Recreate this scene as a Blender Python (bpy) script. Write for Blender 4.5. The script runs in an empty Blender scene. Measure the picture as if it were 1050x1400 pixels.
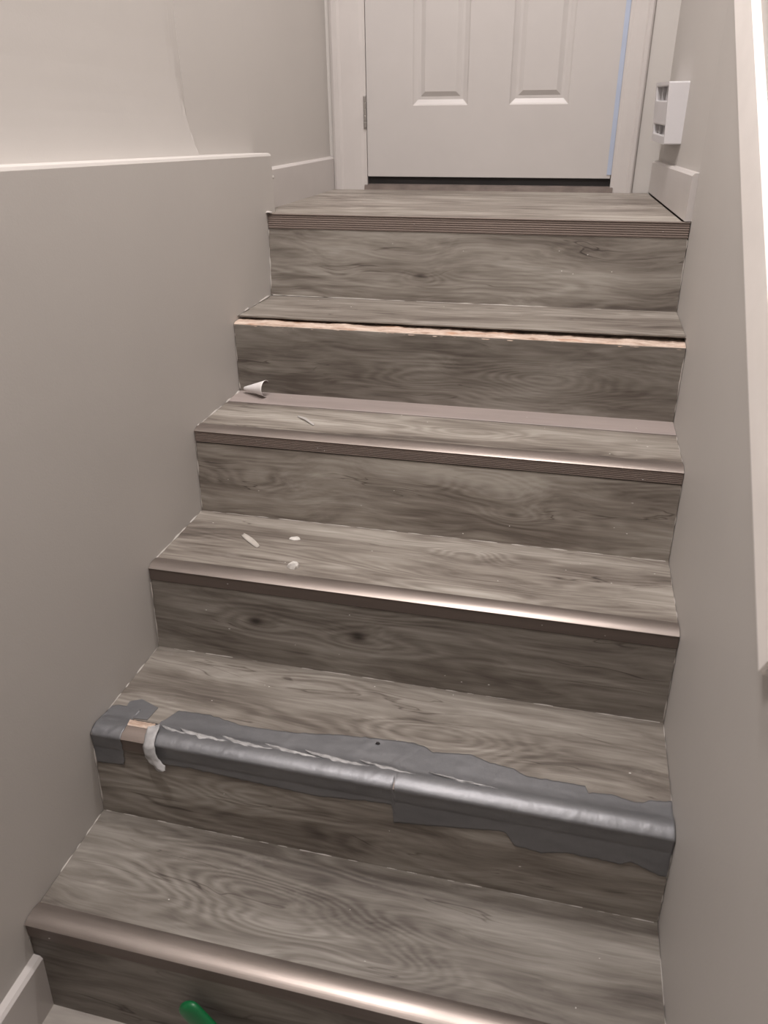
import bpy, bmesh, math, random
from mathutils import Vector, Matrix, noise

C = bpy.context.scene.collection
SC = bpy.context.scene

# ------------------------------------------------------------------ camera
def look_matrix(y, p, r):
    cy, sy, cp, sp, cr, sr = math.cos(y), math.sin(y), math.cos(p), math.sin(p), math.cos(r), math.sin(r)
    Rz = Matrix(((cy, -sy, 0), (sy, cy, 0), (0, 0, 1)))
    Rx = Matrix(((1, 0, 0), (0, cp, -sp), (0, sp, cp)))
    Ry = Matrix(((cr, 0, sr), (0, 1, 0), (-sr, 0, cr)))
    M = Rz @ Rx @ Ry                       # columns: right, forward, up
    R, F, U = M.col[0], M.col[1], M.col[2]
    return Matrix(((R[0], U[0], -F[0]), (R[1], U[1], -F[1]), (R[2], U[2], -F[2])))
cam = bpy.data.cameras.new('camera')
camo = bpy.data.objects.new('camera', cam); C.objects.link(camo)
mw = look_matrix(math.radians(13.9161), math.radians(-28.1059), math.radians(0.6819)).to_4x4()
mw.translation = Vector((0.7801, -1.9515, 0.2527))
camo.matrix_world = mw
cam.sensor_fit = 'HORIZONTAL'; cam.sensor_width = 36; cam.lens = 36 * 1054.26 / 1050
cam.clip_start = 0.02
cam.dof.use_dof = True; cam.dof.focus_distance = 1.75; cam.dof.aperture_fstop = 7.0
SC.camera = camo

# ------------------------------------------------------------------ world, lights, exposure
w = bpy.data.worlds.new('world'); SC.world = w; w.use_nodes = True
w.node_tree.nodes['Background'].inputs[0].default_value = (1, .93, .87, 1)
w.node_tree.nodes['Background'].inputs[1].default_value = 0.0
def area(name, loc, tgt, size, power, col):
    l = bpy.data.lights.new(name, 'AREA'); l.shape = 'DISK'; l.size = size; l.energy = power; l.color = col
    o = bpy.data.objects.new(name, l); C.objects.link(o); o.location = loc
    o.rotation_euler = (Vector(tgt) - Vector(loc)).to_track_quat('-Z', 'Y').to_euler()
    return o
area('landing_ceiling_lamp', (.60, -.42, 2.15), (.60, -.42, 0), .14, 26, (1, .938, .918))
area('stair_ceiling_lamp', (.27, -1.40, 2.15), (.27, -1.40, 0), .18, 33, (1, .938, .918))
area('hall_fill', (.5, -2.9, 2.15), (.5, -2.2, 0), .25, 8, (1, .938, .918))  # added weak fill from behind the camera, no known lamp there
SC.view_settings.view_transform = 'Standard'; SC.view_settings.look = 'None'
SC.view_settings.gamma = 1; SC.view_settings.use_curve_mapping = False
SC.view_settings.exposure = 0.22

# ------------------------------------------------------------------ helpers
def obj(name, bm, mat, parent=None, smooth=False, label=None, cat=None, group=None, kind=None):
    me = bpy.data.meshes.new(name); bmesh.ops.recalc_face_normals(bm, faces=bm.faces); bm.to_mesh(me); bm.free()
    o = bpy.data.objects.new(name, me); C.objects.link(o)
    if mat: me.materials.append(mat)
    if smooth:
        for f in me.polygons: f.use_smooth = True
    if parent: o.parent = parent
    tag(o, label, cat, group, kind)
    return o
def tag(o, label=None, cat=None, group=None, kind=None):
    for k, v in (('label', label), ('category', cat), ('group', group), ('kind', kind)):
        if v: o[k] = v
    return o
def empty(name, loc=(0, 0, 0), **k):
    o = bpy.data.objects.new(name, None); C.objects.link(o); o.location = loc; o.empty_display_size = .05
    return tag(o, **k)
def box(bm, x0, x1, y0, y1, z0, z1, bev=0):
    t = bmesh.new()
    v = [t.verts.new(p) for p in ((x0,y0,z0),(x1,y0,z0),(x1,y1,z0),(x0,y1,z0),(x0,y0,z1),(x1,y0,z1),(x1,y1,z1),(x0,y1,z1))]
    for f in ((0,3,2,1),(4,5,6,7),(0,1,5,4),(1,2,6,5),(2,3,7,6),(3,0,4,7)): t.faces.new([v[i] for i in f])
    if bev: bmesh.ops.bevel(t, geom=t.edges[:], offset=bev, segments=2, affect='EDGES', profile=.5)
    me = bpy.data.meshes.new('t'); t.to_mesh(me); t.free(); bm.from_mesh(me); bpy.data.meshes.remove(me)
    return bm
def bx(*a, **k): return box(bmesh.new(), *a, **k)
def prism(pts, x0, x1, bm=None, nx=1, wob=None):
    """closed profile of (y,z) extruded along x"""
    bm = bm or bmesh.new(); rings = []
    for i in range(nx + 1):
        x = x0 + (x1 - x0) * i / nx
        rings.append([bm.verts.new((x, *(wob(x, p) if wob else p))) for p in pts])
    n = len(pts)
    for a, b in zip(rings, rings[1:]):
        for j in range(n): bm.faces.new((a[j], a[(j+1) % n], b[(j+1) % n], b[j]))
    bm.faces.new(rings[0][::-1]); bm.faces.new(rings[-1])
    return bm
def poly_prism(pts, axis, a, b, bm=None):
    """closed outline extruded along an axis: pts in the other two axes"""
    bm = bm or bmesh.new()
    def P(u, v, t): return {'x': (t, u, v), 'y': (u, t, v), 'z': (u, v, t)}[axis]
    A = [bm.verts.new(P(u, v, a)) for u, v in pts]; B = [bm.verts.new(P(u, v, b)) for u, v in pts]
    n = len(pts)
    for j in range(n): bm.faces.new((A[j], A[(j+1) % n], B[(j+1) % n], B[j]))
    bm.faces.new(A[::-1]); bm.faces.new(B)
    return bm
def lerp(tab, x):
    if x <= tab[0][0]: return tab[0][1]
    for (a, b), (c, d) in zip(tab, tab[1:]):
        if x <= c: return b + (d - b) * (x - a) / max(c - a, 1e-9)
    return tab[-1][1]

# ------------------------------------------------------------------ materials
class NT:
    def __init__(s, name):
        s.m = bpy.data.materials.new(name); s.m.use_nodes = True; s.t = s.m.node_tree
        s.b = s.t.nodes['Principled BSDF']
    def n(s, typ, **k):
        x = s.t.nodes.new('ShaderNode' + typ)
        for a, v in k.items(): setattr(x, a, v)
        return x
    def l(s, a, b): s.t.links.new(a, b)
    def math(s, op, a, b=None, clamp=False):
        x = s.n('Math', operation=op, use_clamp=clamp)
        for i, v in enumerate((a, b)):
            if v is None: continue
            if isinstance(v, (int, float)): x.inputs[i].default_value = v
            else: s.l(v, x.inputs[i])
        return x.outputs[0]
    def map(s, scale, loc=(0, 0, 0)):
        if not hasattr(s, 'tc'): s.tc = s.n('TexCoord').outputs['Object']
        x = s.n('Mapping'); x.inputs['Scale'].default_value = scale; x.inputs['Location'].default_value = loc
        s.l(s.tc, x.inputs['Vector']); return x.outputs[0]
    def noise(s, vec, scale=1, detail=3, rough=.55, dist=0):
        x = s.n('TexNoise'); x.inputs['Scale'].default_value = scale; x.inputs['Detail'].default_value = detail
        x.inputs['Roughness'].default_value = rough; x.inputs['Distortion'].default_value = dist
        s.l(vec, x.inputs['Vector']); return x.outputs['Fac']
    def ramp(s, fac, stops):
        x = s.n('ValToRGB'); e = x.color_ramp.elements
        while len(e) < len(stops): e.new(.5)
        for el, (p, c) in zip(e, stops): el.position = p; el.color = (*c, 1)
        s.l(fac, x.inputs[0]); return x.outputs[0]
    def bump(s, h, strength, dist=.001):
        x = s.n('Bump'); x.inputs['Strength'].default_value = strength; x.inputs['Distance'].default_value = dist
        s.l(h, x.inputs['Height']); s.l(x.outputs[0], s.b.inputs['Normal'])
def simple(name, col, rough=.5, metal=0, spec=.5, var=.06, vs=(12, 12, 12), bump=0, bs=200):
    m = NT(name)
    f = m.noise(m.map(vs), 1, 4)
    lo = tuple(c * (1 - var) for c in col); hi = tuple(min(1, c * (1 + var)) for c in col)
    m.l(m.ramp(f, [(.3, lo), (.7, hi)]), m.b.inputs['Base Color'])
    m.b.inputs['Roughness'].default_value = rough; m.b.inputs['Metallic'].default_value = metal
    m.b.inputs['Specular IOR Level'].default_value = spec
    if bump: m.bump(m.noise(m.map((bs, bs, bs)), 1, 3), bump, .0006)
    return m.m

def vinyl(name, seed, knots=(), tone=1.0, figure=1.0, cracks=1.0, warm=0.0):
    """grey wood-look vinyl: printed streaks, growth-ring figure round each knot, dark cracks"""
    m = NT(name); r = random.Random(seed)
    off = (r.uniform(-9, 9), r.uniform(-9, 9), r.uniform(-9, 9))
    # grain drifts sideways along the plank and swells round the knots
    wv = m.math('MULTIPLY', m.math('SUBTRACT', m.noise(m.map((2.6, 7, 7), off), 1, 2, .5), .5), .075)
    f = m.noise(m.map((2.0, 13, 13), off), 1, 1.6, .45)
    kd = None
    for (cx, cyz, rx, ry, amp, dark) in knots:
        mp = m.n('Mapping'); mp.inputs['Location'].default_value = (-cx / rx, -cyz[0] / ry, -cyz[1] / ry)
        mp.inputs['Scale'].default_value = (1 / rx, 1 / ry, 1 / ry)
        m.l(m.tc, mp.inputs['Vector'])
        ln = m.n('VectorMath', operation='LENGTH'); m.l(mp.outputs[0], ln.inputs[0])
        l2 = m.math('MULTIPLY', m.math('MULTIPLY', ln.outputs['Value'], ln.outputs['Value']), -1)
        g = m.math('POWER', 2.718, l2)
        f = m.math('ADD', f, m.math('MULTIPLY', g, amp))
        wv = m.math('ADD', wv, m.math('MULTIPLY', g, ry * .5))
        if dark:
            g2 = m.math('MULTIPLY', m.math('POWER', 2.718, m.math('MULTIPLY', l2, 14 if dark > 0 else 3)), dark)
            kd = g2 if kd is None else m.math('ADD', kd, g2)
    cmb = m.n('CombineXYZ'); m.l(wv, cmb.inputs[1]); m.l(wv, cmb.inputs[2])
    adv = m.n('VectorMath', operation='ADD'); m.l(m.tc, adv.inputs[0]); m.l(cmb.outputs[0], adv.inputs[1])
    m.tc = adv.outputs[0]
    rings = m.math('SINE', m.math('ADD', m.math('MULTIPLY', f, 80), m.math('MULTIPLY', m.noise(m.map((6, 40, 40), off), 1, 3), 4)))
    mask = m.ramp(m.noise(m.map((2.2, 9, 9), off[::-1]), 1, 2), [(.42, (.2,)*3), (.60, (1,)*3)])
    rings = m.math('MULTIPLY', m.math('MULTIPLY', rings, mask), .085 * figure)
    med = m.noise(m.map((2.2, 27, 27), off), 1, 5, .62, .3)
    fine = m.noise(m.map((9, 190, 190), off), 1, 3, .6)
    patch = m.noise(m.map((2.0, 8, 8), (off[1], off[2], off[0])), 1, 3, .5)
    v = m.math('MULTIPLY', m.math('SUBTRACT', med, .5), 1.05)
    v = m.math('ADD', v, m.math('MULTIPLY', m.math('SUBTRACT', fine, .5), .40))
    v = m.math('ADD', v, m.math('MULTIPLY', m.math('SUBTRACT', patch, .5), .85))
    v = m.math('ADD', m.math('ADD', v, rings), .52)
    cr = m.math('ABSOLUTE', m.math('SUBTRACT', m.noise(m.map((1.3, 19, 19), (off[2], off[0], off[1])), 1, 3, .55, .5), .5))
    cm = m.ramp(m.noise(m.map((3.2, 16, 16), off), 1, 1), [(.54, (0,)*3), (.60, (1,)*3)])
    cr = m.math('MULTIPLY', m.math('SUBTRACT', 1, m.math('MULTIPLY', cr, 110, True), True), cm)
    v = m.math('SUBTRACT', v, m.math('MULTIPLY', cr, .30 * cracks))
    if kd is not None: v = m.math('SUBTRACT', v, kd)
    def c(t): 
        t = tuple(x * tone for x in t)
        return (t[0] * (1 + warm), t[1], t[2] * (1 - warm))
    col = m.ramp(v, [(.05, c((.045, .037, .032))), (.32, c((.125, .106, .090))), (.55, c((.215, .192, .166))), (.85, c((.345, .320, .285)))])
    # scuffs and plaster dust trodden into the print
    d = m.ramp(m.noise(m.map((5, 14, 14), off), 1, 6, .7), [(.62, (0,)*3), (.80, (.35,)*3)])
    mx = m.n('MixRGB'); m.l(d, mx.inputs[0]); m.l(col, mx.inputs[1]); mx.inputs[2].default_value = (.42, .39, .36, 1)
    m.l(mx.outputs[0], m.b.inputs['Base Color'])
    m.b.inputs['Roughness'].default_value = .52; m.b.inputs['Specular IOR Level'].default_value = .35
    m.bump(m.math('ADD', med, fine), .25, .0004)
    return m.m

def wall_mat(name, col):
    m = NT(name)
    f = m.noise(m.map((2.5, 2.5, 2.5)), 1, 5, .6)
    m.l(m.ramp(f, [(.25, tuple(c * .955 for c in col)), (.75, col)]), m.b.inputs['Base Color'])
    m.b.inputs['Roughness'].default_value = .55; m.b.inputs['Specular IOR Level'].default_value = .3
    h = m.math('ADD', m.noise(m.map((260,)*3), 1, 2), m.math('MULTIPLY', m.noise(m.map((9,)*3), 1, 3), 3))
    m.bump(h, .22, .0008)
    return m.m

M_wall = wall_mat('wall_paint', (.50, .475, .45))
M_trim = simple('trim_paint', (.50, .47, .452), .35, var=.02)
M_door = simple('door_paint', (.47, .445, .43), .38, var=.015, bump=.08, bs=90)
M_rail = simple('rail_paint', (.95, .91, .875), .4, var=.05, vs=(5, 5, 9))
M_box = simple('box_plastic', (.58, .565, .575), .35, var=.02)
M_dark = simple('dark_void', (.015, .012, .012), .8)
M_thresh = simple('threshold_bronze', (.16, .13, .115), .5, .3, var=.25, vs=(20, 40, 40))
M_gap = simple('gap_shade_black', (.012, .010, .010), .7, var=.3)  # near-black colour for the shade in the gap under the door
M_steel = simple('hinge_steel', (.42, .40, .38), .35, .9)
M_blue = simple('blue_strip', (.38, .43, .54), .3, var=.05)
def metal(name, col, rough, metal_, bump=.1):
    m = NT(name)
    f = m.noise(m.map((3, 60, 60)), 1, 5, .65)
    m.l(m.ramp(f, [(.3, tuple(c * .82 for c in col)), (.7, col)]), m.b.inputs['Base Color'])
    m.b.inputs['Metallic'].default_value = metal_
    rr = m.ramp(m.noise(m.map((6, 40, 40)), 1, 4), [(.3, (rough * .85,)*3), (.7, (rough * 1.2,)*3)])
    m.l(rr, m.b.inputs['Roughness'])
    m.bump(m.noise(m.map((4, 500, 500)), 1, 2), bump, .0003)
    return m.m
M_nose = metal('champagne_aluminium', (.31, .268, .242), .38, .8)
M_nose_flat = metal('worn_brown_aluminium', (.27, .222, .195), .45, .45)
M_core = simple('dark_core', (.10, .075, .06), .8, var=.3)
M_chip = None
def chip_mat():
    m = NT('splintered_wood')
    f = m.noise(m.map((18, 120, 120)), 1, 5, .7); g = m.noise(m.map((9, 30, 30), (3, 1, 2)), 1, 4, .6)
    a = m.ramp(f, [(.25, (.20, .12, .08)), (.45, (.46, .35, .28)), (.7, (.66, .56, .48))])
    b = m.ramp(g, [(.56, (0,)*3), (.68, (.8,)*3)])
    mx = m.n('MixRGB'); m.l(b, mx.inputs[0]); m.l(a, mx.inputs[1]); mx.inputs[2].default_value = (.40, .20, .11, 1)
    m.l(mx.outputs[0], m.b.inputs['Base Color']); m.b.inputs['Roughness'].default_value = .85
    m.bump(f, .6, .002)
    return m.m
M_chip = chip_mat()
M_strip = simple('bare_filler_strip', (.30, .255, .237), .5, var=.1, vs=(4, 30, 30), bump=.15)
M_caulk = simple('caulk', (.46, .43, .40), .6, var=.12, vs=(40, 40, 40), bump=.5)
def tape_mat():
    m = NT('grey_duct_tape')
    f = m.noise(m.map((7, 22, 22)), 1, 5, .65)
    g = m.noise(m.map((26, 9, 9), (4, 2, 8)), 1, 4, .7)
    a = m.ramp(f, [(.3, (.15, .152, .160)), (.7, (.205, .207, .215))])
    m.l(a, m.b.inputs['Base Color'])
    m.b.inputs['Metallic'].default_value = .5; m.b.inputs['Roughness'].default_value = .42
    weave = m.noise(m.map((700, 700, 700)), 1, 1)
    m.bump(m.math('ADD', m.math('MULTIPLY', g, 2.5), m.math('MULTIPLY', weave, .3)), .35, .0012)
    return m.m
M_tape = tape_mat()
M_torn = simple('torn_tape_back', (.36, .355, .355), .45, var=.2, vs=(60, 60, 60), bump=.5)
M_paper = simple('white_peeled_film', (.78, .75, .74), .5, var=.06)
M_under = simple('film_underside', (.16, .13, .12), .6, var=.2)
M_flake = simple('plaster_flake', (.60, .575, .54), .8, var=.1, vs=(90, 90, 90), bump=.5)
M_green = simple('green_plastic', (.004, .115, .035), .4, var=.12)
M_hall = simple('hall_floor_vinyl', (.36, .33, .30), .55, var=.3, vs=(5, 30, 5))

# ------------------------------------------------------------------ setting
W = 1.018
NY = [0.0, -.2665, -.5253, -.7868, -1.0585, -1.3143]       # nosing edges
TZ = [0.0, -.197, -.376, -.570, -.759, -.943]               # tread tops
RB = [-.0174, -.2696, -.538, -.7995, -1.0727, -1.326]       # riser feet
FZ = -1.142                                                # lower hall floor
CEIL = 2.25; YF = -3.6; YD = .635

def ledge_z(y): return .1376 + (y - .058) * (-.0399)
def upper_x(y): return -.025 - .04 * (YD - y) if y > -.28 else -.0616

obj('floor', bx(-.3, 1.3, YF, RB[5] + .05, FZ - .05, FZ), M_hall, kind='structure')
obj('ceiling', bx(-.3, 1.3, YF, 1.0, CEIL, CEIL + .05), M_wall, kind='structure')
obj('wall_front', bx(-.3, 1.3, YF - .08, YF, FZ, CEIL), M_wall, kind='structure')

# stair-side wall that stands proud on the left, with its sloping ledge
bm = bmesh.new(); ys = [YF + (.058 - YF) * i / 24 for i in range(25)]
sec = []
for y in ys:
    zt = ledge_z(y)
    sec.append([bm.verts.new(p) for p in ((0, y, FZ - .05), (0, y, zt - .006), (-.003, y, zt - .001), (-.008, y, zt + .001), (-.30, y, zt + .001), (-.30, y, FZ - .05))])
for a, b in zip(sec, sec[1:]):
    for j in range(6): bm.faces.new((a[j], b[j], b[(j+1) % 6], a[(j+1) % 6]))
bm.faces.new(sec[0]); bm.faces.new(sec[-1][::-1])
wl = obj('wall_left', bm, M_wall, kind='structure')
# lumps of dried plaster at the end of the proud wall
def lump(name, c, r, mat, parent, seed, **k):
    b = bmesh.new(); bmesh.ops.create_icosphere(b, subdivisions=2, radius=1)
    for v in b.verts:
        s = 1 + .5 * noise.noise(v.co * 1.6 + Vector((seed, 0, 0)))
        v.co = Vector((v.co.x * r[0] * s + c[0], v.co.y * r[1] * s + c[1], v.co.z * r[2] * s + c[2]))
        if v.co.x > 0: v.co.z = max(v.co.z, .0055)
    return obj(name, b, mat, parent, True, **k)
lump('plaster_lump', (-.004, .062, .082), (.006, .006, .006), M_caulk, wl, 1)
lump('plaster_lump', (.002, .004, .003), (.010, .014, .006), M_caulk, wl, 2)

# upper left wall, set back; its face bellies out towards the ledge on the near side
ycut = -.262
hs_ = [-.02, 0, .008, .018, .032, .05, .075, .105, .145, .2, .28, .4, .6, 1.0, 1.6]
def sstep(t):
    t = min(max(t, 0), 1); return t * t * (3 - 2 * t)
def wall_strip(bm, ys, face, zbase):
    sec = []
    for y in ys:
        zb_ = zbase(y)
        sec.append([bm.verts.new((face(y, h), y, zb_ + h)) for h in hs_] + [bm.verts.new((face(y, 2), y, CEIL)), bm.verts.new((-.3, y, CEIL)), bm.verts.new((-.3, y, zb_ + hs_[0]))])
    n = len(sec[0])
    for a, b in zip(sec, sec[1:]):
        for j in range(n): bm.faces.new((a[j], b[j], b[(j+1) % n], a[(j+1) % n]))
    bm.faces.new(sec[0]); bm.faces.new(sec[-1][::-1])
bm = bmesh.new()
wall_strip(bm, [YF, -2.4, -1.6, -1.2, -.9, -.7, -.6, -.52, -.46, -.42, -.38, -.35, -.32, -.30, -.285, -.275, -.268, ycut], lambda y, h: -.0616 + .024 * math.exp(-max(h, 0) / .12) * sstep((ycut + .0015 - y) / (.004 + .32 * max(h, 0))), ledge_z)
wall_strip(bm, [ycut, -.1, .058], lambda y, h: upper_x(y), ledge_z)
wall_strip(bm, [.0581, .3, YD + .1], lambda y, h: upper_x(y), lambda y: -.03)
obj('wall_left_upper', bm, M_wall, kind='structure')
# right wall: straight along the stairs, slightly canted on the landing
def right_x(y): return 1.0215 - .0690 * max(y, 0)
obj('wall_right', poly_prism([(W, YF), (W, -.002), (1.0215, -.0001), (1.3, -.0001), (1.3, YF)], 'z', FZ - .05, CEIL), M_wall, kind='structure')
obj('wall_right_landing', poly_prism([(1.0215, 0), (right_x(YD + .1), YD + .1), (1.3, YD + .1), (1.3, 0)], 'z', -.05, CEIL), M_wall, kind='structure')
# door wall above and beside the door
DX0, DX1, DZ0, DZ1 = .0985, .8470, .039, 2.03
wb = bmesh.new()
box(wb, -.3, DX0 - .012, YD + .006, YD + .12, -.05, CEIL); box(wb, DX1 + .012, 1.3, YD + .006, YD + .12, -.05, CEIL); box(wb, DX0 - .012, DX1 + .012, YD + .006, YD + .12, DZ1 + .015, CEIL)
obj('wall_back', wb, M_wall, kind='structure')

# landing baseboards
def baseboard(name, a, b, h0, h1, th, side):
    n = Vector((b[1] - a[1], a[0] - b[0])).normalized() * th * side
    b_ = bmesh.new()
    sec = []
    for (p, h) in ((a, h0), (b, h1)):
        x, y, z = p
        prof = [(0, 0), (1, 0), (1, h - .006), (.7, h - .001), (0, h)]
        sec.append([b_.verts.new((x + n.x * t, y + n.y * t, z + zz)) for t, zz in prof])
    for j in range(5): b_.faces.new((sec[0][j], sec[0][(j+1) % 5], sec[1][(j+1) % 5], sec[1][j]))
    b_.faces.new(sec[0]); b_.faces.new(sec[1][::-1])
    return obj(name, b_, M_trim, kind='structure')
baseboard('baseboard_left', (upper_x(.062), .062, 0), (upper_x(YD), YD, 0), .100, .096, .014, 1)
baseboard('baseboard_right', (right_x(.004), .004, .0035), (right_x(YD), YD, .0035), .1005, .0865, .017, -1)
baseboard('baseboard_left.001', (0, -1.300, FZ), (0, YF, FZ), .122, .122, .017, -1)

# ------------------------------------------------------------------ door
door = empty('door_1', (0, YD, 0), kind='structure')
def local(o): o.location = (0, -YD, 0); return o
# leaf with moulded panels: front face built as a grid with panel recesses
def door_leaf():
    b = bmesh.new(); yf = YD + .002
    xs = [(.243, .411), (.534, .705)]; zr = [(.237, .90), (1.02, 1.55), (1.66, 1.86)]
    gx = [DX0 + .001, xs[0][0], xs[0][1], xs[1][0], xs[1][1], DX1 - .001]; gz = [DZ0] + [v for p in zr for v in p] + [DZ1 - .002]
    def q(*p): b.faces.new([b.verts.new(c) for c in p])
    for i in range(5):
        for j in range(7):
            x0, x1, z0, z1 = gx[i], gx[i+1], gz[j], gz[j+1]
            if i % 2 == 1 and j % 2 == 1:
                steps = [(0, 0), (.004, .0035), (.016, .0085), (.024, .0085), (.037, .0025)]
                for (d0, h0), (d1, h1) in zip(steps, steps[1:]):
                    A = [(x0+d0, yf+h0, z0+d0), (x1-d0, yf+h0, z0+d0), (x1-d0, yf+h0, z1-d0), (x0+d0, yf+h0, z1-d0)]
                    B = [(x0+d1, yf+h1, z0+d1), (x1-d1, yf+h1, z0+d1), (x1-d1, yf+h1, z1-d1), (x0+d1, yf+h1, z1-d1)]
                    for k in range(4): q(A[k], A[(k+1) % 4], B[(k+1) % 4], B[k])
                q(*B)
            else: q((x0, yf, z0), (x1, yf, z0), (x1, yf, z1), (x0, yf, z1))
    X0, X1, Z0, Z1, YB = DX0 + .001, DX1 - .001, DZ0, DZ1 - .002, yf + .036
    q((X0, yf, Z0), (X0, YB, Z0), (X1, YB, Z0), (X1, yf, Z0)); q((X0, yf, Z1), (X1, yf, Z1), (X1, YB, Z1), (X0, YB, Z1))
    q((X0, yf, Z0), (X0, yf, Z1), (X0, YB, Z1), (X0, YB, Z0)); q((X1, yf, Z0), (X1, YB, Z0), (X1, YB, Z1), (X1, yf, Z1))
    q((X0, YB, Z0), (X0, YB, Z1), (X1, YB, Z1), (X1, YB, Z0))
    bmesh.ops.remove_doubles(b, verts=b.verts, dist=1e-5)
    return b
local(obj('door_leaf', door_leaf(), M_door, door))
local(obj('door_gap_shade', bx(DX0 + .001, DX1 - .001, YD + .012, YD + .032, .006, DZ0 + .001), M_gap, door, label='black strip standing in for the shaded gap under the door'))  # black bar below the leaf, the gap's shade put into its colour
local(obj('threshold', prism([(YD - .006, .0), (YD - .004, .011), (YD + .004, .0165), (YD + .05, .0165), (YD + .05, 0)], DX0 - .01, DX1 + .01), M_thresh, door, label='dusty bronze door threshold'))
local(obj('edge_strip', bx(DX1 - .012, DX1 + .001, YD - .0002, YD + .004, DZ0 + .01, DZ1 - .01), M_blue, door, label='pale blue strip along the latch edge'))  # thin pale blue bar over the leaf's right edge
hb = bmesh.new(); box(hb, DX0 - .0085, DX0 - .0008, YD - .004, YD + .006, .176, .266, bev=.0012)
for k in range(5): box(hb, DX0 - .0065, DX0 + .0005, YD - .0065, YD - .001, .178 + k * .0175, .194 + k * .0175, bev=.001)
local(obj('hinge', hb, M_steel, door, label='grey steel hinge'))
jb = bmesh.new(); box(jb, DX0 - .012, DX0 - .001, YD + .001, YD + .11, 0, DZ1 + .012); box(jb, DX1 + .0015, DX1 + .012, YD + .001, YD + .11, 0, DZ1 + .012)
box(jb, DX0 - .012, DX1 + .012, YD + .001, YD + .11, DZ1, DZ1 + .012)
local(obj('door_jamb', jb, M_trim, door))
def casing(x0, x1, inner_right):
    pr = [(0, 0), (0, -.010), (.006, -.014), (.018, -.0145), (.024, -.010), (.05, -.009), (.068, -.0075), (.075, -.005), (.078, 0)]
    wdt = abs(x1 - x0); pts = []
    for t, d in pr:
        x = x0 + t / .078 * wdt if inner_right else x1 - t / .078 * wdt
        pts.append((x, YD + .006 + d))
    return poly_prism(pts, 'z', .0, DZ1 + .02)
obj('trim_1', casing(-.010, DX0 - .006, True), M_trim, kind='structure')
obj('trim_2', casing(DX1 + .006, .912, False), M_trim, kind='structure')
obj('trim_3', bx(-.010, .912, YD - .006, YD + .006, DZ1 + .02, DZ1 + .09, bev=.002), M_trim, kind='structure')

# ------------------------------------------------------------------ staircase
st = empty('staircase', (.5, NY[0], 0), label='straight staircase in worn grey wood-look vinyl with metal nosings, up to the white door', cat='stairs')
def sp(o): o.matrix_parent_inverse = Matrix.Translation((-.5, -NY[0], 0)); return o

# what each plank's print shows: knots (x, (y, z), reach along, reach across, ring lift, darkness)
def rk(i, x, z, rx=.10, rz=.035, amp=.35, d=.25): return (x, ((NY[i] + RB[i]) / 2, z), rx, rz, amp, d)
def tk(x, y, i, rx=.12, ry=.03, amp=.35, d=.1): return (x, (y, TZ[i]), rx, ry, amp, d)
R_K = [[rk(0, .35, -.075, .10, .03, .3, .12), rk(0, .40, -.135, .05, .02, .25, .3), rk(0, .81, -.075, .10, .03, .3, 0)],
       [rk(1, .74, -.30, .16, .045, .6, -.05), rk(1, .45, -.31, .12, .03, .4, 0)],
       [rk(2, .64, -.445, .09, .03, .35, .22), rk(2, .70, -.505, .06, .02, .3, .2), rk(2, .13, -.49, .08, .03, .3, 0)],
       [rk(3, .225, -.665, .06, .034, .10, .55), rk(3, .437, -.668, .06, .034, .10, .55)],
       [rk(4, .30, -.84, .1, .03, .2, 0)],
       [rk(5, .6, -1.06, .1, .03, .3, 0)]]
T_K = [[], [], [tk(.6, -.42, 2)], [tk(.62, -.60, 3, d=.2, rx=.06), tk(.7, -.68, 3, .2, .03, .3, 0)],
       [tk(.64, -.92, 4, .16, .045, .5, -.04), tk(.30, -.86, 4, .2, .04, .3, 0)],
       [tk(.42, -1.20, 5, .14, .05, .6, -.08), tk(.28, -1.17, 5, .14, .04, .45, 0), tk(.60, -1.235, 5, .1, .03, .4, 0)]]
tone_r = [1.0, .86, 1.25, .88, 1.02, .66]; tone_t = [1.15, 1.0, 1.10, 1.12, .92, .76]
X0, X1 = .0012, W - .0012
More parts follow.
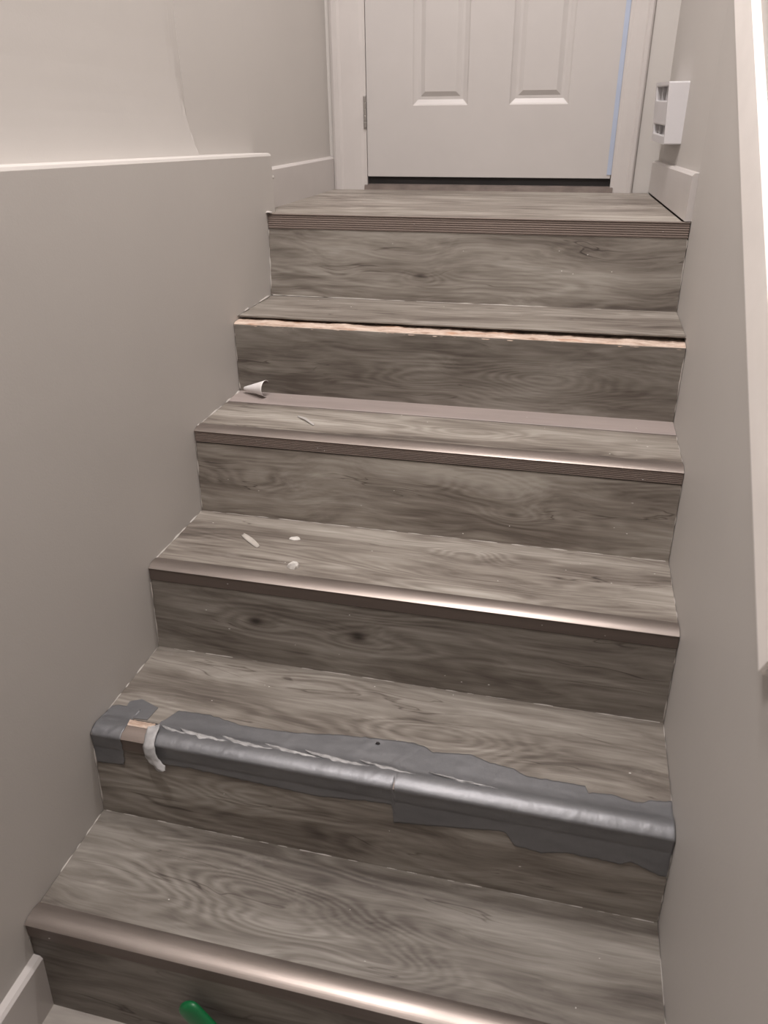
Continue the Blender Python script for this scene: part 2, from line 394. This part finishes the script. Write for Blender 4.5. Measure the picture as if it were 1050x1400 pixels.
for i in range(6):
    # riser plank, foot slightly forward of the nosing
    ztop = TZ[i] - (.0185 if i == 1 else .032); zb = TZ[i+1] if i < 5 else FZ
    yt, yb = NY[i] + .0032, RB[i]
    if i == 1: yt = NY[1] + .0005; ztop = TZ[1] - .0150
    b = prism([(yt, ztop), (yb, zb), (yb + .012, zb), (yt + .012, ztop)], X0, X1)
    sp(obj('riser', b, vinyl('vinyl_riser_%d' % i, 11 + 7 * i, R_K[i], tone_r[i]), st))
    # tread plank
    zt = TZ[i]
    yb = (RB[i-1] + .008) if i else YD + .03
    yf = NY[i] + .010 if i != 1 else -.234
    t_mat = vinyl('vinyl_tread_%d' % i, 51 + 5 * i, T_K[i], tone_t[i], 1.15 if i == 5 else 1.0)
    if i == 1:
        def wob(x, p):
            e = .0016 * noise.noise(Vector((x * 40, 3, 0))) + .003 * max(0, noise.noise(Vector((x * 9, 7, 0))) - .15)
            return (p[0] + (e if p[0] < -.2 else 0), p[1] + .004 * x - .002 + (.0012 * noise.noise(Vector((x * 7, 1, 0))) if p[0] < -.2 else 0))
        b = prism([(yf, zt - .0035), (yf, zt - .0005), (yf + .001, zt), (yb, zt), (yb, zt - .004)], X0, X1, nx=120, wob=wob)
    elif i == 0:
        b = poly_prism([(-.004, NY[0] + .010), (1.0025, NY[0] + .010), (right_x(YD) - .0195, YD + .0), (DX1 + .01, YD), (DX1 + .01, YD + .03), (DX0 - .01, YD + .03), (DX0 - .01, YD), (upper_x(YD) + .012, YD), (upper_x(.065), .065), (-.004, .060)], 'z', zt - .006, zt)
    elif i == 2:
        b = prism([(yf, zt - .006), (yf, zt), (-.3475, zt), (-.3475, zt - .006)], X0, X1)
    else:
        b = prism([(yf, zt - .006), (yf, zt), (yb, zt), (yb, zt - .006)], X0, X1)
    if i == 0: obj('floor_landing', b, t_mat, kind='structure')
    else: sp(obj('tread', b, t_mat, st))
# solid stair body underneath (seen only through the open joint)
bm = bmesh.new()
for i in range(6):
    y0 = NY[i] + (.016 if i != 1 else .052)
    box(bm, X0 + .002, X1 - .002, y0, YD - .01 if i == 0 else RB[i-1] + .03, FZ, TZ[i] - .0075)
sp(obj('stair_core', bm, M_core, st))
# joint at the first step down: ragged bare board edge below the lifted tread
def wob(x, p):
    n1 = noise.noise(Vector((x * 55, p[0] * 900, 2))); n2 = noise.noise(Vector((x * 17, 5, 1))); n3 = noise.noise(Vector((x * 140, 2, p[1] * 500)))
    y, z = p
    if z > TZ[1] - .017:
        z += .0016 * n1 + .0022 * n2 + .0008 * n3
    if y < -.262: y += .0015 * n1 + .0012 * n3
    return (y, z)
b = prism([(-.2655, TZ[1] - .0185), (-.2685, TZ[1] - .0160), (-.2660, TZ[1] - .0125), (-.260, TZ[1] - .0105), (-.250, TZ[1] - .0100), (-.238, TZ[1] - .0100), (-.215, TZ[1] - .0105), (-.215, TZ[1] - .0185)], X0, X1, nx=420, wob=lambda x, p: (lambda r: (r[0] + .0028, r[1] - .0004 - .0012 * x))(wob(x, p)))
sp(obj('splintered_edge', b, M_chip, st, label='bare splintered board edge under the lifted tread'))
# filler strip at the back of the second step
b = prism([(-.3445, TZ[2] - .006), (-.3445, TZ[2] + .0005), (-.3435, TZ[2] + .0013), (RB[1] + .006, TZ[2] + .0013), (RB[1] + .006, TZ[2] - .006)], X0, X1, nx=1)
sp(obj('filler_strip', b, M_strip, st, label='plain beige filler strip against the riser'))

# aluminium nosings: domed lip and a ribbed front
def nosing_profile(i, ribs, lip=.036, face=.030, dome=(-22, 31)):
    y0, z0 = NY[i], TZ[i]
    pts = [(y0 + lip, z0 - .001), (y0 + lip, z0 + .0010)]
    zc = z0 + .0015; n_ = 14
    for k in range(n_ + 1):
        t = k / n_
        pts.append((y0 + lip * .97 * (1 - t), zc))
        zc -= lip * .97 / n_ * math.tan(math.radians(dome[0] + (dome[1] - dome[0]) * (t + .5 / n_) ** 1.15))
    zt = pts[-1][1] + z0 * 0
    pts.append((y0 + .0004, zt - .0012)); pts.append((y0 + .0018, zt - .0022))
    zb = z0 - face; zz = zt - .003
    if ribs:
        n = 6; p = (zz - zb) / n
        for k in range(n):
            pts += [(y0 + .0030, zz - p * k), (y0 + .0012, zz - p * (k + .25)), (y0 + .0012, zz - p * (k + .65)), (y0 + .0030, zz - p * (k + .8))]
    else:
        pts += [(y0 + .0014, zz)]
    yt = y0 + .0014
    pts += [(yt, zb), (yt + .004, zb - .0004), (yt + .004, z0 - .006), (y0 + lip - .004, z0 - .006)]
    return pts
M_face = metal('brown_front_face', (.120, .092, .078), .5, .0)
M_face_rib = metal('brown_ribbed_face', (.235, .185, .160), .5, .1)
def nosing(i, ribs, mat, **k):
    o = sp(obj('nosing', prism(nosing_profile(i, ribs, **k), X0, X1), mat, st, label={0: 'flat ribbed nosing on the landing edge', 2: 'ribbed champagne nosing', 3: 'shiny champagne nosing', 4: 'taped-over nosing', 5: 'broad shiny champagne nosing'}[i]))
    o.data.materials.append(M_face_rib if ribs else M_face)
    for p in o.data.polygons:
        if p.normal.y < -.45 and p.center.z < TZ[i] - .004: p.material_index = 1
    return o
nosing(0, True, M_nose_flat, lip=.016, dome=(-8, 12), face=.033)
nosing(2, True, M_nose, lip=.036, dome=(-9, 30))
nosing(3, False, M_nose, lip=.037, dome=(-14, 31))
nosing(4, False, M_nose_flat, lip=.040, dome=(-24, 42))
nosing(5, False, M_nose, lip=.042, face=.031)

# duct tape over the nosing of the fourth step
y0, z0 = NY[4], TZ[4]
tp = [(-.93, z0 + .0002), (y0 + .052, z0 + .0002)] + [p for p in nosing_profile(4, False, lip=.040, dome=(-24, 42))[1:17]]
zt4 = tp[-1][1]
tp += [(y0 + .0006, zt4 - .004), (y0 + .0010, zt4 - .010), (y0 + .0012, z0 - .030), (y0 + .0020, z0 - .033), (RB[4] - .0008, TZ[5])]
S = [0]
for a, c in zip(tp, tp[1:]): S.append(S[-1] + math.dist(a, c))
def at_s(s):
    for k in range(len(S) - 1):
        if s <= S[k+1] or k == len(S) - 2:
            t = (s - S[k]) / max(S[k+1] - S[k], 1e-9); a, c = tp[k], tp[k+1]
            d = Vector((c[0] - a[0], c[1] - a[1])).normalized()
            return a[0] + (c[0] - a[0]) * t, a[1] + (c[1] - a[1]) * t, (d.y, -d.x)
def s_top(y): return (-.93 - y)
S_R = S[-2]; z_r = tp[-2][1]
def s_bot(z): return S_R + (z_r - z) * (S[-1] - S_R) / (z_r - TZ[5])
def tape(name, xa, xb, top, bot, nx, ns=56, label=None, jag=.0025, seam=True):
    b = bmesh.new(); cols = []
    for i in range(nx + 1):
        x = xa + (xb - xa) * i / nx
        st_, sb_ = s_top(lerp(top, x)) + jag * noise.noise(Vector((x * 90, 1, 0))), s_bot(lerp(bot, x)) + jag * noise.noise(Vector((x * 80, 9, 0)))
        ex = 0
        if i == 0: ex = .004
        col = []
        for k in range(ns + 1):
            s = st_ + (sb_ - st_) * k / ns
            y, z, n = at_s(s)
            xx = x + (.006 * noise.noise(Vector((s * 60, xa * 10, 3))) if i in (0,) and xa > .05 or (i == nx and xb < .5) else 0)
            o = .0009 + .0007 * max(0, noise.noise(Vector((xx * 30, s * 60, 1))))
            if seam:      # crease where the tape lifts behind the lip
                q = (s - S[2]) / .0045
                o += .0035 * math.exp(-q * q) * max(0, .35 + noise.noise(Vector((xx * 22, s * 40, 4)))) * (1 if xx < .70 else .25)
            q = noise.noise(Vector((xx * 45 + s * 30, 8, s * 8)))
            o += .0012 * max(0, q - .3)
            col.append(b.verts.new((xx, y - abs(n[0]) * o, z + abs(n[1]) * o)))
        cols.append(col)
    for a, c in zip(cols, cols[1:]):
        for k in range(ns): b.faces.new((a[k], a[k+1], c[k+1], c[k]))
    o = sp(obj(name, b, M_tape, st, True, label=label))
    m = o.modifiers.new('t', 'SOLIDIFY'); m.thickness = .0004; m.offset = -1
    return o
tape('duct_tape', X0, .062, [(0, -1.010), (.004, -.984), (.03, -.980), (.062, -.984)], [(0, -.829), (.062, -.8235)], 24, label='left scrap of grey duct tape')
tape('duct_tape', .113, X1, [(.113, -1.006), (.121, -.998), (.134, -.970), (.20, -.968), (.264, -.980), (.362, -.977), (.45, -.962), (.522, -.956), (.575, -.952), (.60, -.955), (.62, -.966), (.685, -.956), (.72, -.968), (.76, -.972), (.783, -.984), (.88, -.983), (.885, -.997), (.921, -.991), (.961, -1.000), (.985, -.990), (1.012, -.985)],
     [(.113, -.792), (.13, -.806), (.20, -.803), (.317, -.808), (.431, -.812), (.55, -.800), (.567, -.800), (.570, -.838), (.674, -.824), (.758, -.812), (.775, -.838), (.82, -.842), (.86, -.832), (.941, -.834), (.96, -.826), (1.004, -.842)], 330, label='long strip of grey duct tape over the nosing')
# patch of tape stuck flat behind the split
b = bmesh.new()
pp = [(.030, -.968), (.050, -.957), (.092, -.972), (.088, -1.006), (.060, -1.008), (.034, -.998)]
vs = [b.verts.new((x, y, z0 + .0012)) for x, y in pp]; b.faces.new(vs)
ex = bmesh.ops.extrude_face_region(b, geom=b.faces[:]); bmesh.ops.translate(b, verts=[e for e in ex['geom'] if isinstance(e, bmesh.types.BMVert)], vec=(0, 0, -.0010))
sp(obj('tape_patch', b, M_tape, st))
# split in the bare nosing between the two strips
b = bmesh.new()
top = []; 
for k in range(25):
    x = .062 + .052 * k / 24; n = noise.noise(Vector((x * 160, 0, 0))) * .0012; n2 = noise.noise(Vector((x * 120, 4, 0))) * .0012
    top.append(((x, y0 + .041 + n, z0 + .0016), (x, y0 + .038 + n, z0 + .0072 + n2 + .001), (x, y0 + .032 + n2, z0 + .0066 + n), (x, y0 + .028, z0 + .0046)))
vv = [[b.verts.new(p) for p in r] for r in top]
for a, c in zip(vv, vv[1:]):
    for k in range(3): b.faces.new((a[k], a[k+1], c[k+1], c[k]))
o = sp(obj('split_lip', b, M_chip, st, label='pale split lip of the broken nosing')); m = o.modifiers.new('t', 'SOLIDIFY'); m.thickness = .0012
sp(obj('split_gap', prism([(y0 + .0405, z0 + .0002), (y0 + .0405, z0 + .0018), (y0 + .0475, z0 + .0012), (y0 + .0475, z0 + .0002)], .060, .112, nx=16, wob=lambda x, p: (p[0] + .0012 * noise.noise(Vector((x * 90, 0, 0))), p[1])), M_dark, st, label='dark gap of the broken nosing'))
# torn end of the tape hanging in front of the riser
path = [(.112, y0 + .040, z0 + .008), (.116, y0 + .026, z0 + .011), (.119, y0 + .010, z0 + .008), (.121, y0 - .005, z0 - .003), (.124, y0 - .009, z0 - .016), (.130, y0 - .010, z0 - .028), (.139, y0 - .013, z0 - .038), (.147, y0 - .016, z0 - .044)]
wd = [.010, .012, .0115, .0115, .0125, .013, .012, .008]
b = bmesh.new(); rows = []
for k in range(29):
    t = k / 28 * 7; a = min(int(t), 6); u = t - a; u = u * u * (3 - 2 * u) if False else u
    p = Vector(path[a]).lerp(Vector(path[a+1]), u); ww = wd[a] + (wd[a+1] - wd[a]) * u
    row = []
    for j in range(9):
        s = j / 8 * 2 - 1
        nn = noise.noise(Vector((k * .35, j * .6, 2))) * .0018
        row.append(b.verts.new((p.x + s * ww + nn, p.y - .004 * (1 - s * s) + nn, p.z + nn + .002 * s)))
    rows.append(row)
for a, c in zip(rows, rows[1:]):
    for j in range(8): b.faces.new((a[j], a[j+1], c[j+1], c[j]))
o = sp(obj('torn_tape', b, M_torn, st, True, label='pale torn tape end hanging over the nosing')); m = o.modifiers.new('t', 'SOLIDIFY'); m.thickness = .0006
# crumpled pale tape edge along the back of the lip
b = bmesh.new()
for (xa, xb, wd_, seed) in ((.122, .178, .010, 1), (.160, .262, .017, 2), (.240, .345, .016, 3), (.325, .43, .012, 4), (.40, .52, .013, 5), (.50, .60, .009, 7), (.62, .74, .006, 6)):
    rows = []
    n = int((xb - xa) / .0035)
    for i in range(n + 1):
        t = i / n; x = xa + (xb - xa) * t; e = math.sin(math.pi * t) ** .6
        wv = wd_ * e * (.7 + .6 * noise.noise(Vector((x * 60, seed, 0))))
        yc = y0 + .044 - .010 * t + .002 * noise.noise(Vector((x * 30, seed, 5)))
        row = []
        for j in range(6):
            s = j / 5
            h = .0034 + .0010 * s + .0026 * math.sin(s * 3.1) * e + .002 * noise.noise(Vector((x * 90, j * .9, seed)))
            row.append(b.verts.new((x, yc - wv * s, z0 + h)))
        rows.append(row)
    for a, c in zip(rows, rows[1:]):
        for j in range(5): b.faces.new((a[j], a[j+1], c[j+1], c[j]))
o = sp(obj('tape_crumple', b, M_torn, st, False, label='pale crumpled tape edge behind the lip')); m = o.modifiers.new('t', 'SOLIDIFY'); m.thickness = .0004

# beads of caulk where planks meet the walls and each other
rnd = random.Random(5)
caulk_bm = bmesh.new()
def bead(p, q, r, seed, cut=.1):
    b = caulk_bm; p, q = Vector(p), Vector(q); n = max(6, int((q - p).length / .006)); d = (q - p).normalized()
    u = d.orthogonal().normalized(); v = d.cross(u); prev = None
    for i in range(n + 1):
        c = p.lerp(q, i / n); nz = noise.noise(c * 37 + Vector((seed, 0, 0)))
        rr = r * max(0, min(1.6, .75 + 1.5 * (nz - cut)))
        if i in (0, n): rr = 0
        if rr < r * .12:
            prev = None; continue
        ring = [b.verts.new(c + (u * math.cos(k * 1.2566) + v * math.sin(k * 1.2566)) * rr) for k in range(5)]
        if prev:
            for k in range(5): b.faces.new((prev[k], prev[(k+1) % 5], ring[(k+1) % 5], ring[k]))
        prev = ring
    return b
for i in range(1, 6):
    bead((X0, RB[i-1] - .0005, TZ[i]), (X1, RB[i-1] - .0005, TZ[i]), .0013 if i != 2 else .0006, i, -.05 if i == 1 else (.22 if i < 4 else .34))
    bead((.0015, RB[i-1], TZ[i] + .0003), (.0015, NY[i] + .01, TZ[i] + .0003), .0030, 20 + i, .16 if i < 4 else .30)
    bead((W - .001, RB[i-1], TZ[i]), (W - .001, NY[i] + .01, TZ[i]), .0010, 40 + i, .30)
for i in range(6):
    zb = TZ[i+1] if i < 5 else FZ
    bead((.0015, RB[i] + .001, zb), (.0015, NY[i], TZ[i] - .03), .0022, 60 + i, .30)
    bead((W - .0015, RB[i] + .001, zb), (W - .0015, NY[i], TZ[i] - .03), .0015, 80 + i, .22)
for v in caulk_bm.verts: v.co.x = min(max(v.co.x, .0003), W - .0004)
sp(obj('caulk_bead', caulk_bm, M_caulk, st, True, kind='stuff'))
# specks of paint and plaster on planks and nosings
b = bmesh.new()
for k in range(95):
    i = rnd.choice((0, 0, 1, 1, 2, 2, 2, 3, 3, 4, 4, 5)); x = rnd.uniform(.03, .99); kind = rnd.random()
    if kind < .45 and i: y = rnd.uniform(NY[i] + .05, RB[i-1] - .005); z = TZ[i] + (.0014 if i == 2 and y > -.3475 else .0002); nrm = 'z'
    elif kind < .75: t = rnd.uniform(.22, .97); z0_ = TZ[i+1] if i < 5 else FZ; z = TZ[i] + (z0_ - TZ[i]) * t; y = NY[i] + .0032 + (RB[i] - NY[i] - .0032) * (TZ[i] - .032 - z) / (TZ[i] - .032 - z0_) - .0003; nrm = 'y'
    else:
        if i in (1, 4): continue
        z = TZ[i] - rnd.uniform(.012, .028); y = NY[i] + .0010; nrm = 'y'
    rx, ry = rnd.uniform(.0007, .0024), rnd.uniform(.0005, .0013)
    vs = []
    for a in range(6):
        c, s = math.cos(a * 1.047) * rx * rnd.uniform(.7, 1.2), math.sin(a * 1.047) * ry * rnd.uniform(.7, 1.2)
        vs.append(b.verts.new((x + c, y + (s if nrm == 'z' else 0), z + (s if nrm == 'y' else 0))))
    top = b.verts.new((x, y - (.0008 if nrm == 'y' else 0), z + (.0008 if nrm == 'z' else 0)))
    for a in range(6): b.faces.new((vs[a], vs[(a+1) % 6], top))
sp(obj('paint_specks', b, M_flake, st, kind='stuff'))

# ------------------------------------------------------------------ things on the stairs
def flake(name, c, sx, sy, sz, rot, seed, label, cat, mat=M_flake):
    b = bmesh.new(); bmesh.ops.create_icosphere(b, subdivisions=2, radius=1)
    for v in b.verts:
        s = 1 + .45 * noise.noise(v.co * 1.4 + Vector((seed, seed, 0)))
        v.co = Vector((v.co.x * sx * s, v.co.y * sy * s, max(-.0, v.co.z * sz * s)))
    o = obj(name, b, mat, None, False, label=label, cat=cat); o.location = c; o.rotation_euler.z = rot
    return o
flake('plaster_chip', (.2526, -.6153, TZ[3] + .0003), .0115, .0085, .003, .1, 3, 'flat round pale plaster chip on the third step down, nearer the riser', 'debris')
flake('plaster_chip', (.288, -.723, TZ[3] + .0003), .0125, .0085, .012, .4, 8, 'pointed white plaster chip on the third step, against the shiny nosing', 'debris')
def sliver(name, a, c, wid, z, curl, label, mat, lift=.0025):
    b = bmesh.new(); a, c = Vector((*a, z)), Vector((*c, z)); d = (c - a); n = Vector((-d.y, d.x, 0)).normalized() * wid
    rows = []
    for i in range(13):
        t = i / 12; p = a + d * t; e = math.sin(math.pi * min(max(t * .94 + .03, 0), 1)) ** .28
        h = .0012 + curl * math.sin(math.pi * t) ** 2
        rows.append([b.verts.new(p + n * e * s + Vector((0, 0, h + (lift if s > .5 else 0)))) for s in (-1, 0, 1)])
    for r0, r1 in zip(rows, rows[1:]):
        for k in range(2): b.faces.new((r0[k], r0[k+1], r1[k+1], r1[k]))
    o = obj(name, b, mat, None, True, label=label, cat='debris'); m = o.modifiers.new('t', 'SOLIDIFY'); m.thickness = .0008; m.offset = 0
    return o
M_pale = simple('pale_vinyl_back', (.44, .41, .37), .6, var=.12, vs=(40, 40, 40))
sliver('vinyl_sliver', (.138, -.6247), (.190, -.6668), .0062, TZ[3], .001, 'pale flat sliver lying askew on the third step down, left of the chips', M_pale)
M_sl = simple('sliver_pale', (.40, .38, .36), .5)
sliver('vinyl_sliver', (.1996, -.4082), (.2519, -.4514), .0021, TZ[2], .0035, 'thin curled sliver lying askew on the second step down, before the filler strip', M_sl)

flake('dark_crumb', (.520, -.9685, TZ[4] + .0015), .0045, .0028, .003, .3, 5, 'tiny dark crumb on the grey tape at the middle of the fourth step', 'debris', M_dark)

# white film curling up at the left end of the filler strip
b = bmesh.new(); rows = []
base = Vector((.030, -.298, TZ[2] + .0022)); 
for i in range(15):
    t = i / 14                      # along the cone axis, narrow to wide
    ax = Vector((.020, -.285, TZ[2] + .013)).lerp(Vector((.084, -.305, TZ[2] + .0245)), t)
    r = .004 + .0155 * t
    row = []
    for j in range(15):
        a = math.radians(-95 + 245 * j / 14)
        row.append(b.verts.new(ax + Vector((-.004 * t * math.cos(a), -math.cos(a) * r * .95, math.sin(a) * r))))
    rows.append(row)
for r0, r1 in zip(rows, rows[1:]):
    for k in range(14): b.faces.new((r0[k], r0[k+1], r1[k+1], r1[k]))
cf = obj('curled_film', b, M_paper, None, True, label='curled white film scrap at the left end of the beige strip on the second step', cat='debris')
cf.data.materials.append(M_under)
m = cf.modifiers.new('t', 'SOLIDIFY'); m.thickness = .0008; m.offset = -1; m.material_offset = 1

# white box on the landing's right wall
ang = math.atan(.0690)
wbx = empty('wall_box', (right_x(.31), .31, .146), label='white plastic box with two dark slots on the right wall beside the door', cat='box')
wbx.rotation_euler.z = ang
# local frame: -x out from wall, +y along wall to the door
LY, H, DB, DT = .23, .140, .041, .049
b = bmesh.new()
def sidep(z): return -(DB + (DT - DB) * z / H)
slots = [(.020, .042, ), (.098, .130)]
zl = [0, slots[0][0], slots[0][1], slots[1][0], slots[1][1], H]
yl = [0, .012, LY - .02, LY]
def q(*p): b.faces.new([b.verts.new(c) for c in p])
for i in range(3):
    for j in range(5):
        y_0, y_1, z_0, z_1 = yl[i], yl[i+1], zl[j], zl[j+1]
        F = [(sidep(z_0), y_0, z_0), (sidep(z_0), y_1, z_0), (sidep(z_1), y_1, z_1), (sidep(z_1), y_0, z_1)]
        if i == 1 and j in (1, 3):
            Bk = [(x + .022, y, z) for x, y, z in F]
            for k in range(4): q(F[k], F[(k+1) % 4], Bk[(k+1) % 4], Bk[k])
        else: q(*F)
q((0, 0, 0), (0, LY, 0), (sidep(0), LY, 0), (sidep(0), 0, 0)); q((0, 0, H), (0, LY, H), (sidep(H), LY, H), (sidep(H), 0, H))
q((0, 0, 0), (sidep(0), 0, 0), (sidep(H), 0, H), (0, 0, H)); q((0, LY, 0), (sidep(0), LY, 0), (sidep(H), LY, H), (0, LY, H))
bmesh.ops.remove_doubles(b, verts=b.verts, dist=1e-5)
hs = obj('housing', b, M_box, wbx); bv = hs.modifiers.new('b', 'BEVEL'); bv.width = .003; bv.segments = 2; bv.limit_method = 'ANGLE'; bv.angle_limit = math.radians(50)
for z_0, z_1 in slots:
    obj('slot', bx(sidep(z_0) + .019, sidep(z_0) + .022, .013, LY - .021, z_0, z_1), M_dark, wbx, label='dark slot')
    for k in range(1, 3): obj('slot_rib', bx(sidep(z_0) + .006, sidep(z_0) + .022, k * LY / 3 - .002, k * LY / 3 + .002, z_0, z_1), M_box, wbx)

# white board rail along the right wall
rl = bmesh.new()
xi, xo = 1.004, W - .0004
a = Vector((-1.2445, -.2700)); d = Vector((-.1866 + 1.2445, .4059 + .2700)).normalized(); nrm = Vector((-d.y, d.x))
P0 = a - d * .012; P1 = a + d * 2.3; hh = .100
ry = [P0, P1, P1 + nrm * hh, P0 + nrm * hh]
poly_prism([(p.x, p.y) for p in ry], 'x', xi, xo, rl)
bmesh.ops.bevel(rl, geom=rl.edges[:], offset=.003, segments=3, affect='EDGES')
rail = obj('rail_board', rl, M_rail, None, label='white painted flat board rail sloping up the right wall', cat='rail')

# green plastic handle standing before the lowest riser
b = bmesh.new()
g0 = Vector((.290, RB[5] - .011, -1.008)); g1 = Vector((.412, RB[5] - .032, FZ + .006)); ax = (g1 - g0).normalized()
u = ax.cross(Vector((0, 1, 0))).normalized(); v = ax.cross(u); R_ = .0225; rings = []
L_ = (g1 - g0).length
prof = [(-.0, .15), (.0015, .45), (.005, .75), (.010, .93), (.017, 1.0), (.05, 1.0), (L_ * .6, 1.0), (L_ - .004, 1.02), (L_, .9)]
for t, k in prof:
    c = g0 + ax * t
    rings.append([b.verts.new(c + (u * math.cos(j * math.pi / 12) * R_ + v * math.sin(j * math.pi / 12) * .010) * k) for j in range(24)])
for r0, r1 in zip(rings, rings[1:]):
    for j in range(24): b.faces.new((r0[j], r0[(j+1) % 24], r1[(j+1) % 24], r1[j]))
b.faces.new(rings[0][::-1]); b.faces.new(rings[-1])
obj('plastic_handle', b, M_green, None, True, label='rounded dark green plastic handle leaning on the lowest riser', cat='handle')
